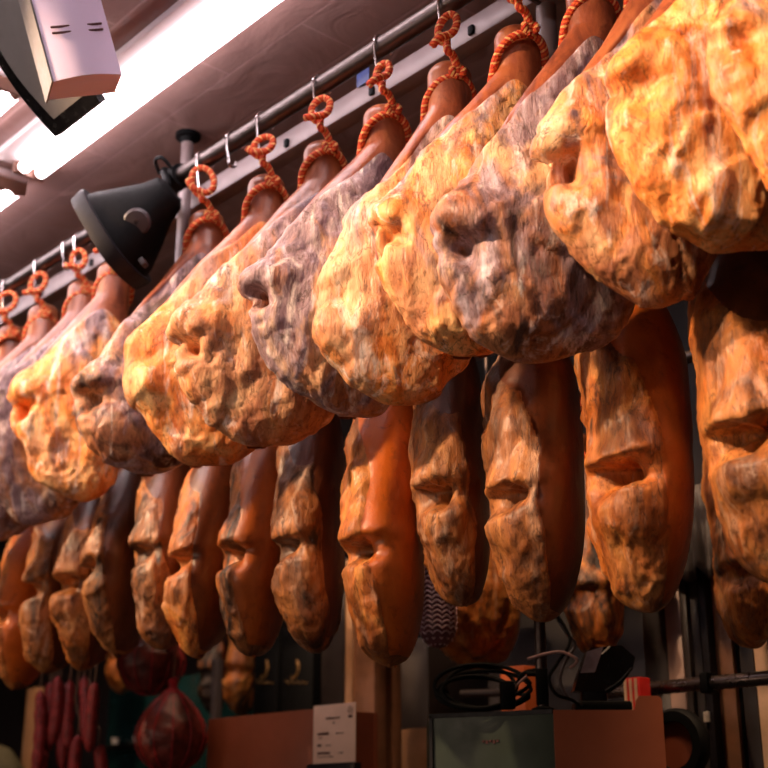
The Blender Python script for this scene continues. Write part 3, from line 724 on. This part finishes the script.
# netted sausage
c = at(438, 648, Y=.62); o = empty('netted_sausage', c, 'purple cured sausage in a white string net, left of the blurred ham', 'sausage')
R_ = .047; prof = [(R_ * math.sin(k / 10 * PI / 2), R_ * 1.1 * (1 - math.cos(k / 10 * PI / 2))) for k in range(11)] + [(R_, .15), (R_ * .98, .28), (R_ * .8, .36), (0.004, .40)]
MB().lathe(prof, 36).build('casing', M['salami'], o)
nt = MB()
for k in range(24):
    z = .006 + .0125 * k
    rr = np.interp(z, [p_[1] for p_ in prof], [p_[0] for p_ in prof]) + .001
    nt.tube([(rr * math.cos(t), rr * math.sin(t), z + .008 * abs(math.sin(6 * t))) for t in np.linspace(0, 2 * PI, 73)[:-1]], .0022, 5, True)
nt.build('string_net', M['netw'], o)
MB().tube([(0, 0, .39), (0, 0, .5), (0, 0, 2.405 - float(c[2]))], .003, 6).build('string', M['string'], o)

tag(MB().span((-3.2, .5, 0), (1.0, 1.0, 1.158), .004).build('service_counter', M['dark']), 'dark service counter below the metal box and the crate', 'counter')
# wooden posts, pole
def pxbox(name, x0, x1, y0, y1, Y, dep, mat, label=None, cat=None, parent=None, kind=None, bev=.002, group=None):
    """a block whose face stands on the plane Y: left/right/top/bottom edges read at these picture points"""
    a_ = at(x0, (y0 + y1) / 2, Y=Y); b_ = at(x1, (y0 + y1) / 2, Y=Y); xm = (x0 + x1) / 2; zt = at(xm, y0, Y=Y)[2]; zb = at(xm, y1, Y=Y)[2] if y1 < 900 else 0.0
    off = np.zeros(3) if parent is None else np.array(parent.location)
    ob = MB().span(np.array((a_[0], Y, zb)) - off, np.array((b_[0], Y + dep, zt)) - off, bev).build(name, mat, parent)
    if label: tag(ob, label, cat, group)
    if kind: ob['kind'] = kind
    return ob
def atX(x, Y): return float(at(x, 700, Y=Y)[0])
YP = 1.02
fr = empty('shelf_upright', (atX(360, YP), YP, 0), 'wide brown wooden upright with lit left edge painted paler, right of the paper sign', 'post')
pxbox('lit_edge', 344, 351, 560, 999, YP, .05, M['wood_pale'], parent=fr)  # pale wood paints in the light on this edge
pxbox('panel', 351.5, 374, 560, 999, YP + .012, .05, M['wood'], parent=fr)
pxbox('wooden_post', 379, 392, 560, 999, YP + .1, .04, M['wood'], 'narrow brown wooden post right of the dark gap beside the wide upright', 'post')
pxbox('wooden_pole', 14, 25, 690, 999, 1.04, .03, M['wood_pale'], 'pale wooden pole left of the thin sausages', 'pole')
c = at(2, 744, Y=.8); zt_ = float(c[2]); c = np.array([c[0] - .02, .8, 1.16])
sk = MB().lathe([(.001, 0), (.12, .01), (.15, .15), (.14, .4), (.11, zt_ - 1.26), (.05, zt_ - 1.18), (.001, zt_ - 1.16)], 24); V = np.array(sk.v); V += .012 * np.stack([fbm(V * 9 + k * 7, 2) for k in range(3)], 1); sk.v = [tuple(q) for q in V + c]
tag(sk.build('sack', M['olive']), 'dull olive rounded sack in the bottom left corner', 'sack')
pxbox('dark_cabinet', 394, 428, 640, 728, 1.45, .3, M['dark'], 'dark recessed cabinet behind the coiled cable', 'cabinet')
pxbox('counter_block', 402, 440, 728, 999, 1.3, .2, M['wood_pale'], 'pale beige block left behind the green box', 'block')

# teal cooler behind the balls
ck = empty('glass_cooler', (atX(130, 1.6), 1.6, 0), 'dark teal glass cooler behind the dark red sausage balls', 'cooler')
pxbox('glass_front', 100, 208, 680, 999, 1.6, .3, M['teal'], parent=ck)
pxbox('shelf_edge', 100, 150, 744, 749, 1.565, .034, M['steel'], parent=ck)
for (wx, wy, lb) in ((116, 735, 'left'), (138, 732, 'right')):  # small white solids stand in for specular glints
    c = at(wx, wy, Y=1.577); c[2] = at(125, 744, Y=1.585)[2] + .0165; tag(MB().lathe([(.001, -.016), (.016, -.014), (.022, .012), (.020, .014), (.001, .014)], 18, c).build('white_glint', M['white']), f'small modelled white glint on the cooler shelf edge, {lb} of the two', 'glint', 'white glints on the cooler')
pxbox('pale_strip', 205, 210, 660, 999, 1.1, .03, M['cap'], 'pale upright strip beside the dark red ball and small hams', 'strip')

# crate, black boxes
CZ = 1.160; CY = .74
cr = empty('wooden_crate', (atX(258, CY), CY, CZ), 'reddish-brown plain board crate behind the paper sign', 'crate')
a_ = at(206, 768, Y=CY); b_ = at(316, 768, Y=CY); zt = at(262, 714, Y=CY)[2]; off = np.array(cr.location)
MB().span(np.array((a_[0], CY, CZ)) - off, np.array((b_[0], CY + .016, zt)) - off, .002).build('front_board', M['crate'], cr)
MB().span(np.array((a_[0], CY + .22, CZ)) - off, np.array((b_[0], CY + .236, zt)) - off, .002).build('back_board', M['crate'], cr)
for X_ in (a_[0], b_[0] - .014): MB().span(np.array((X_, CY + .0165, CZ)) - off, np.array((X_ + .014, CY + .2195, zt)) - off, .002).build('end_board', M['crate'], cr)
pxbox('bottle_shelf', 250, 321, 713, 999, 1.22, .26, M['dark'], 'dark shelf behind the crate carrying the black boxes', 'shelf')
for k, (x0, x1, lb) in enumerate(((253, 277, 'left'), (280, 312, 'right'))):
    zb_ = at(290, 713, Y=1.22)[2]
    b = empty('black_box', (atX((x0 + x1) / 2, 1.3), 1.3, zb_), f'black gift box with a gold arc emblem behind the crate, {lb} of two', 'box', 'black gift boxes')
    A_, B_ = atX(x0, 1.3), atX(x1, 1.3); w = B_ - A_; h = .32
    MB().box((0, .05, h / 2 + .001), (w, .10, h), None, .003).build('carton', M['black'], b)
    em = MB(); cc = at((x0 + x1) / 2, 668, Y=1.299) - np.array(b.location); ra = .036
    em.tube([(-.02 + ra * math.cos(t), -.0015, cc[2] + ra * math.sin(t)) for t in np.linspace(-1.9, .9, 18)], .003, 6)
    em.tube([(-.02 + ra * .75 * math.cos(t), -.0015, cc[2] + ra * .75 * math.sin(t)) for t in np.linspace(-1.9, .9, 18)], .0014, 6)
    em.build('emblem', M['gold'], b)
    wr = MB(); wz = at((x0 + x1) / 2, 684, Y=1.299)[2] - b.location[2]
    wr.tube([(-w * .36 + w * .72 * t, -.0015, wz + .006 * math.sin(t * 26) * (1 - .4 * t) + .012 * (1 - t)) for t in np.linspace(0, 1, 60)], .0013, 5)
    wr.build('script_line', M['gold'], b)
pxbox('tall_cabinet', 322, 344, 560, 713, 1.28, .2, M['dark'], 'tall dark panel standing between the black boxes and the wide upright', 'panel')

# paper sign
SY = .70
sa, sb = at(312.5, 764, Y=SY), at(355, 764, Y=SY); st_ = at(334, 704, Y=SY)
ps = empty('paper_sign', (float(sa[0] + sb[0]) / 2, SY, float(sa[2])), 'pinkish paper price sign with dark print standing in front of the crate', 'sign')
w, h = float(sb[0] - sa[0]), float(st_[2] - sa[2]); yawp = .0
MB().box((0, .002, h / 2), (w, .003, h), None, .0006).build('paper', M['paper'], ps)
MB().span((-w * .56, -.014, 1.16 - float(sa[2])), (w * .56, .014, -.001), .003).build('stand', M['bezel'], ps)
def text(body, size, x, z, parent, mat, align='LEFT', name='print', y=-.0012, bold=0.0):
    cu = bpy.data.curves.new(name, 'FONT'); cu.body = body; cu.size = size; cu.align_x = align; cu.extrude = .0002; cu.offset = bold
    ob = bpy.data.objects.new(name, cu); COL.objects.link(ob); dg = bpy.context.evaluated_depsgraph_get(); dg.update()
    me = bpy.data.meshes.new_from_object(ob.evaluated_get(dg)); bpy.data.objects.remove(ob)
    me.materials.clear(); me.materials.append(mat)
    m = link(name, me, parent); m.location = (x, y, z); m.rotation_euler = (PI / 2, 0, 0); return m
text('La Montanera d', h * .060, -w * .02, h * .745, ps, M['ink'], 'CENTER', 'title_print', bold=.0003)
text('el', h * .055, 0, h * .665, ps, M['ink'], 'CENTER', 'title_print', bold=.0003)
text('INGREDIENTES', h * .046, -w * .38, h * .485, ps, M['ink'], 'LEFT', 'text_print', bold=.0007)
text('Jamon y sal', h * .046, w * .06, h * .485, ps, M['ink'], 'LEFT', 'text_print')
text('comun', h * .042, -w * .36, h * .425, ps, M['ink'], 'LEFT', 'text_print')
text('PESO', h * .046, -w * .38, h * .290, ps, M['ink'], 'LEFT', 'text_print', bold=.0007)
text('aprox. 8', h * .042, -w * .18, h * .290, ps, M['ink'], 'LEFT', 'text_print')
text('CONSERVACION', h * .046, -w * .38, h * .155, ps, M['ink'], 'LEFT', 'text_print', bold=.0007)
text('en lugar', h * .042, w * .12, h * .155, ps, M['ink'], 'LEFT', 'text_print')
text('fresco y seco, de 8 a 20 grados', h * .036, -w * .38, h * .100, ps, M['ink'], 'LEFT', 'text_print')
em = MB(); em.tube([(w * .39 + w * .055 * math.cos(t), -.0008, h * .87 + h * .06 * math.sin(t)) for t in np.linspace(0, 2 * PI, 25)[:-1]], .0007, 5, True)
em.tube([(w * .37, -.0008, h * .84), (w * .395, -.0008, h * .90), (w * .41, -.0008, h * .84)], .0007, 5); em.box((w * .39, -.0008, h * .765), (w * .09, .0008, h * .045), None); em.build('emblem_print', M['ink'], ps)

# green metal box
GY = .62
C = at(553, 711, Y=GY); zt = C[2]
dl = nrm(-RT * math.sin(math.radians(61.8)) + FH * math.cos(math.radians(61.8)))
def on_vertical(px, py, P, d):      # point on the line P + s d (horizontal) seen at picture column px
    lo, hi = 0, 1.5
    for _ in range(60):
        m = (lo + hi) / 2; q = P + d * m - CAM; x = 384 + FPX * (q @ RT) / (q @ FW)
        if (d @ RT > 0) == (x < px): lo = m
        else: hi = m
    return P + d * lo
A_ = on_vertical(430, 716, C, dl); B_ = on_vertical(662, 711, C, RT)
zbot = 1.16
gb = empty('metal_box', (C[0], C[1], zbot), 'dark green metal box with reddish-brown reflecting side at the bottom right', 'box')
org = np.array(gb.location)
plan = [A_, C, B_, B_ + FH * .12, A_ + FH * .26]
MB().prism([(p_[0] - org[0], p_[1] - org[1]) for p_ in plan], (0, 0, 0), (1, 0, 0), (0, 1, 0), (0, 0, 1), zt - zbot).build('cabinet', M['green_metal'], gb)
lc = float(np.linalg.norm(B_ - C)); zl = at(650, 697, Y=float(B_[1]))[2] - zbot; ht = zt - zbot
cutx = lc * (636 - 553) / (662 - 553); rc = .012
spoly = [(0, 0), (lc, 0)] + [(lc - rc + rc * math.cos(t), zl - rc + rc * math.sin(t)) for t in np.linspace(0, PI / 2, 6)] + [(cutx + .008, zl), (cutx, zl - .01), (cutx - .004, ht + .002), (0, ht + .002)]
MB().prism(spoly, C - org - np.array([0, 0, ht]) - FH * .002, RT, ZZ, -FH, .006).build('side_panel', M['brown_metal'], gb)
fl = float(np.linalg.norm(A_ - C)); nl = nrm(np.cross(ZZ, dl)); nl = nl if nl @ (CAM - C) > 0 else -nl
lipm = MB(); lipm.prism([(0, ht - .006), (fl, ht - .006), (fl, ht + .004), (0, ht + .004)], C - org - np.array([0, 0, ht]) + nl * .001, dl, ZZ, nl, .004)
lipm.prism([(fl - .008, 0), (fl, 0), (fl, ht), (fl - .008, ht)], C - org - np.array([0, 0, ht]) + nl * .001, dl, ZZ, nl, .004)
lipm.build('edge_trim', M['bezel'], gb)
wp = MB(); 
for k in range(5): wp.box(C - org - (0, 0, .062 + (k % 2) * .002) + dl * (fl * .5 + .009 * (k - 2)) + nl * .002, (.006, .002, .008 if k % 2 else .005), Matrix.Rotation(math.atan2(dl[1], dl[0]), 3, 'Z'), 0)
wp.build('small_mark', M['ink'], gb)
TOP = zt + .004
def on_top(px, py): return at(px, py, Z=None, Y=None) if False else None
def top_pt(px, back):    # point above the box top, `back` behind the front corner line, in picture column px
    P = C + FH * back - RT * .6; return on_vertical(px, 0, P, RT)
# black coiled cable
q = top_pt(483, .07); cc = np.array([q[0], q[1], TOP]); cb = MB(); pts = []
sc = float((q - CAM) @ FW) / FPX
for k in range(5):
    for t in np.linspace(0, 2 * PI, 20)[:-1]:
        rx, ry = (36 + 4 * ((k * 3) % 4)) * sc, (17 + 3 * ((k * 2) % 3)) * sc
        pts.append(cc + RT * (rx * math.cos(t) + (k % 3 - 1) * 6 * sc) + ZZ * (ry + .006 + ry * math.sin(t)) + FH * (.012 * k + .03 * math.sin(t)))
e0 = cc + RT * 60 * sc + ZZ * .10 + FH * .03
pts += [cc + RT * 40 * sc + ZZ * .085, e0]
cb.tube(spline(pts, 3), .0048, 8); tag(cb.build('coiled_cable', M['black']), 'coiled black cable lying on the green metal box', 'cable')
q2 = top_pt(508, .05); tag(MB().box((q2[0], q2[1], TOP + .035), (.035, .03, .065), Matrix.Rotation(.9, 3, 'Z'), .006).build('plug_block', M['black']), 'black adapter plug at the right end of the cable coil', 'plug')
# pole with clamp
q = top_pt(543, .06); pl = empty('stand_pole', (q[0], q[1], TOP), 'dark upright pole with a clamp standing on the green metal box', 'pole')
MB().lathe([(.026, 0), (.026, .006), (.012, .012)], 20).build('foot_plate', M['black'], pl)
MB().tube([(0, 0, .004), (0, 0, .2), (0, 0, .42)], .0135, 16).build('shaft', M['steel'], pl)
MB().box((0, 0, .055), (.028, .028, .085), Matrix.Rotation(.8, 3, 'Z'), .004).build('clamp', M['black'], pl)
MB().tube([(0, 0, .085), tuple(-RT * .035 + ZZ * .085)], .006, 10).build('clamp_screw', M['black'], pl)
# loose cables round the pole
def cable(pts, r, mat, label):
    o = MB().tube(spline(pts, 10), r, 8).build('loose_cable', mat); tag(o, label, 'cable', 'loose cables round the pole')
def pp(px, py, back): 
    r = ray(px, py); base = C + FH * back; t = ((base - CAM) @ FH) / (r @ FH); return CAM + t * r
cable([pp(528, 659, .05), pp(545, 654, .03), pp(562, 652, .02), pp(577, 660, .02), pp(570, 668, .04)], .0035, M['pink_wire'], 'pale pinkish cable looped in front of the pole')
cable([pp(557, 614, .05), pp(570, 640, .03), pp(558, 662, .02), pp(549, 678, .02), pp(556, 694, .02), pp(572, 700, .03), pp(580, 706, .05)], .0038, M['black'], 'black cable curving down right of the pole')
cable([pp(552, 610, .06), pp(566, 632, .05), pp(575, 645, .05), pp(566, 660, .04), pp(560, 680, .03), pp(568, 697, .03), pp(582, 705, .05)], .004, M['cap'], 'grey cable hanging in a loop beside the pole')
cable([pp(510, 706, .06), pp(512, 694, .05), pp(518, 684, .05), pp(527, 676, .05)], .003, M['pink_wire'], 'short pale cable rising from the plug to the pole')
# black handheld device on its cradle
q = top_pt(600, .10); dv = empty('barcode_device', (q[0], q[1], TOP), 'black tilted device with a grey label sitting on the metal box', 'device')
rot = Matrix((tuple(RT), tuple(FH), tuple(ZZ))).transposed()
MB().box(tuple(RT * .005 + ZZ * .012), (.13, .08, .024), rot, .005).build('base', M['black'], dv)
MB().box(tuple(-RT * .012 + ZZ * .038), (.06, .05, .04), rot, .012).build('neck', M['bezel'], dv)
poly = [(-.062, .048), (-.05, .085), (-.028, .135), (-.018, .147), (.055, .152), (.085, .125), (.078, .098), (.05, .062), (.02, .042)]
MB().prism(poly, tuple(-FH * .03), RT, ZZ, FH, .06).build('head', M['black_gloss'], dv)
MB().prism([(-.046, .088), (-.028, .138), (.012, .150), (-.012, .09)], tuple(-FH * .0315), RT, ZZ, FH, .0012).build('label', M['label_grey'], dv)
MB().tube([tuple(RT * .006 + ZZ * .132 - FH * .032), tuple(RT * .026 + ZZ * .149 - FH * .032)], .0018, 6).build('bright_edge', M['white'], dv)
MB().tube(spline([RT * .01 + ZZ * .048 - FH * .032, RT * .045 + ZZ * .07 - FH * .032, RT * .075 + ZZ * .10 - FH * .032], 6), .002, 6).build('seam', M['bezel'], dv)
# red and cream carton behind
c = at(633, 700, Y=.94); ct = empty('red_carton', c, 'red and cream printed carton behind the black device', 'carton')
MB().span((-.03, .005, 1.16 - float(c[2])), (.02, .048, .055), .003).build('carton', M['red'], ct)
for k in range(3): MB().box((-.024 + .016 * k, .0035, .012), (.008, .002, .08), None, 0).build('cream_stripe', M['cream'], ct)
c = at(520, 690, Y=.95); tag(MB().span((c[0] - .045, .92, 1.16), (c[0] + .045, .98, c[2] + .06), .004).build('orange_carton', plain('orange_card', srgb(190, 90, 40), .6)), 'orange carton showing between the cable coil and the pole', 'carton')
tube_thing('shelf_bar', at(462, 694, Y=1.25), at(520, 692, Y=1.25), .012, M['steel'], 'short steel bar seen through the cable coil', 'bar')

# right: cabinet doors, pipe, drape, wheel
RY = 1.12
cb_ = empty('tall_cabinets', (atX(720, RY), RY, 0), 'row of tall dark brown-grey cabinet doors at the lower right', 'cabinet')
for (x0, x1, m, d, nm) in ((652, 676, 'darkgrey', .02, 'door_panel'), (676, 692, 'door_grey', .015, 'door_panel'), (693, 699, 'dark', 0, 'stile'), (700, 711, 'darkgrey', .015, 'door_panel'), (712, 719, 'bezel', -.015, 'stile'),
        (720, 743, 'wood', .015, 'door_panel'), (744, 749, 'black', .03, 'stile'), (750, 764, 'darkgrey', .012, 'door_panel'), (765, 790, 'cream', .0, 'door_panel')):
    pxbox(nm, x0, x1, 560 if nm != 'x' else 0, 999, RY + d, .06, M[m], parent=cb_)
c = at(708, 717, Y=RY - .01) - np.array(cb_.location); MB().lathe([(.001, -.012), (.011, -.012), (.011, .012), (.001, .014)], 14, c).build('door_knob', M['white'], cb_)
pipe = empty('pipe_rail', (atX(700, RY - .09), RY - .09, at(700, 684, Y=RY - .09)[2]), 'dark horizontal steel pipe rail in front of the cabinets', 'rail')
MB().tube([(-.28, 0, 0), (0, 0, 0), (.6, 0, 0)], .017, 18).build('pipe', plain('dark_steel', srgb(92, 78, 74), .28, .8), pipe)
MB().box((.03, 0, 0), (.024, .05, .05), None, .005).build('joint', M['black'], pipe)
MB().box((.03, .045, 0), (.016, .09, .016), None, .002).build('wall_bracket', M['black'], pipe)
# scalloped dark drape
pts0 = at(640, 588, Y=RY - .05); pts1 = at(742, 566, Y=RY - .05); mb = MB(); vs = []; n = 70; X0_, X1_ = pts0[0], pts1[0]; zt_ = pts0[2] + .24
for j in range(9):
    for k in range(n + 1):
        t = k / n; sc_ = abs(math.sin(t * PI * 5)); z = zt_ - (.21 + .035 * sc_) * j / 8
        vs.append((X0_ + (X1_ - X0_) * t, RY - .048 + .010 * math.sin(t * 50) * j / 8, z))
fs = [[j * (n + 1) + k, j * (n + 1) + k + 1, (j + 1) * (n + 1) + k + 1, (j + 1) * (n + 1) + k] for j in range(8) for k in range(n)]
mb.add(vs, fs); dr = mb.build('valance', M['drape']); sm = dr.modifiers.new('s', 'SOLIDIFY'); sm.thickness = .004
tag(dr, 'dark scalloped valance above the cabinets, behind the big orange ham', 'valance')
c = at(678, 745, Y=.97); wl = empty('cable_reel', c, 'black round reel just right of the metal box', 'reel')
Mw = Matrix.Rotation(PI / 2, 3, 'X')
MB().lathe([(.055, -.02), (.078, -.02), (.085, -.01), (.085, .01), (.078, .02), (.055, .02), (.055, -.02)], 40, (0, 0, 0), Mw).build('tyre', M['black'], wl)
MB().span((-.03, -.012, 1.16 - float(c[2])), (.03, .012, -.07), .002).build('stand', M['black'], wl)
MB().lathe([(.0, -.012), (.056, -.012), (.056, .012), (.0, .012)], 32, (0, 0, 0), Mw).build('hub', M['crate'], wl)

# ------------------------------------------------------------------ lights
wd = bpy.data.worlds.new('world'); scene.world = wd; wd.use_nodes = True
wd.node_tree.nodes['Background'].inputs[0].default_value = (.5, .32, .28, 1); wd.node_tree.nodes['Background'].inputs[1].default_value = .08
def spot(loc, aim, power, col, size=70, blend=.5, rad=.06):
    ld = bpy.data.lights.new('spot_lamp', 'SPOT'); ld.energy = power; ld.color = col; ld.spot_size = math.radians(size); ld.spot_blend = blend; ld.shadow_soft_size = rad
    o = bpy.data.objects.new('spot_lamp', ld); COL.objects.link(o); o.location = loc
    o.rotation_euler = (Vector(aim) - Vector(loc)).to_track_quat('-Z', 'Y').to_euler(); return o
WARM = (1.0, .645, .385)
for (x, tx, pw) in ((-2.45, -1.75, 290), (-1.45, -.9, 330), (-.65, -.15, 300), (.15, .5, 285), (.85, 1.1, 225)):
    spot((x - .1, -1.55, 3.31), (tx, -.05, 2.55), pw, WARM, 40, .9, .05)
for (x, tx, pw) in ((-2.6, -3.0, 60), (-1.3, -1.6, 60), (-.2, -.4, 60), (.6, .55, 90)):  # unseen lamps added behind the rail to brighten the background
    spot((x, .62, 3.30), (tx, 1.25, 1.80), pw, WARM, 60, .6, .05)
def area(loc, aim, power, col, sx, sy):
    ld = bpy.data.lights.new('fill_light', 'AREA'); ld.energy = power; ld.color = col; ld.shape = 'RECTANGLE'; ld.size = sx; ld.size_y = sy
    o = bpy.data.objects.new('fill_light', ld); COL.objects.link(o); o.location = loc; o.rotation_euler = (Vector(aim) - Vector(loc)).to_track_quat('-Z', 'Y').to_euler()
area((-2.4, -3.7, 2.0), (-.8, .6, 1.8), 20, (1, .74, .56), 1.6, .35)  # soft unseen fill, added to lift the counter background
area((.2, -3.7, 2.0), (.2, .6, 1.8), 13, (1, .74, .56), 1.6, .35)
scene.view_settings.view_transform = 'Standard'; scene.view_settings.look = 'None'; scene.view_settings.exposure = 0.0; scene.view_settings.gamma = 1.0; scene.view_settings.use_curve_mapping = False
scene.cycles.max_bounces = 6; scene.cycles.sample_clamp_indirect = 4.0
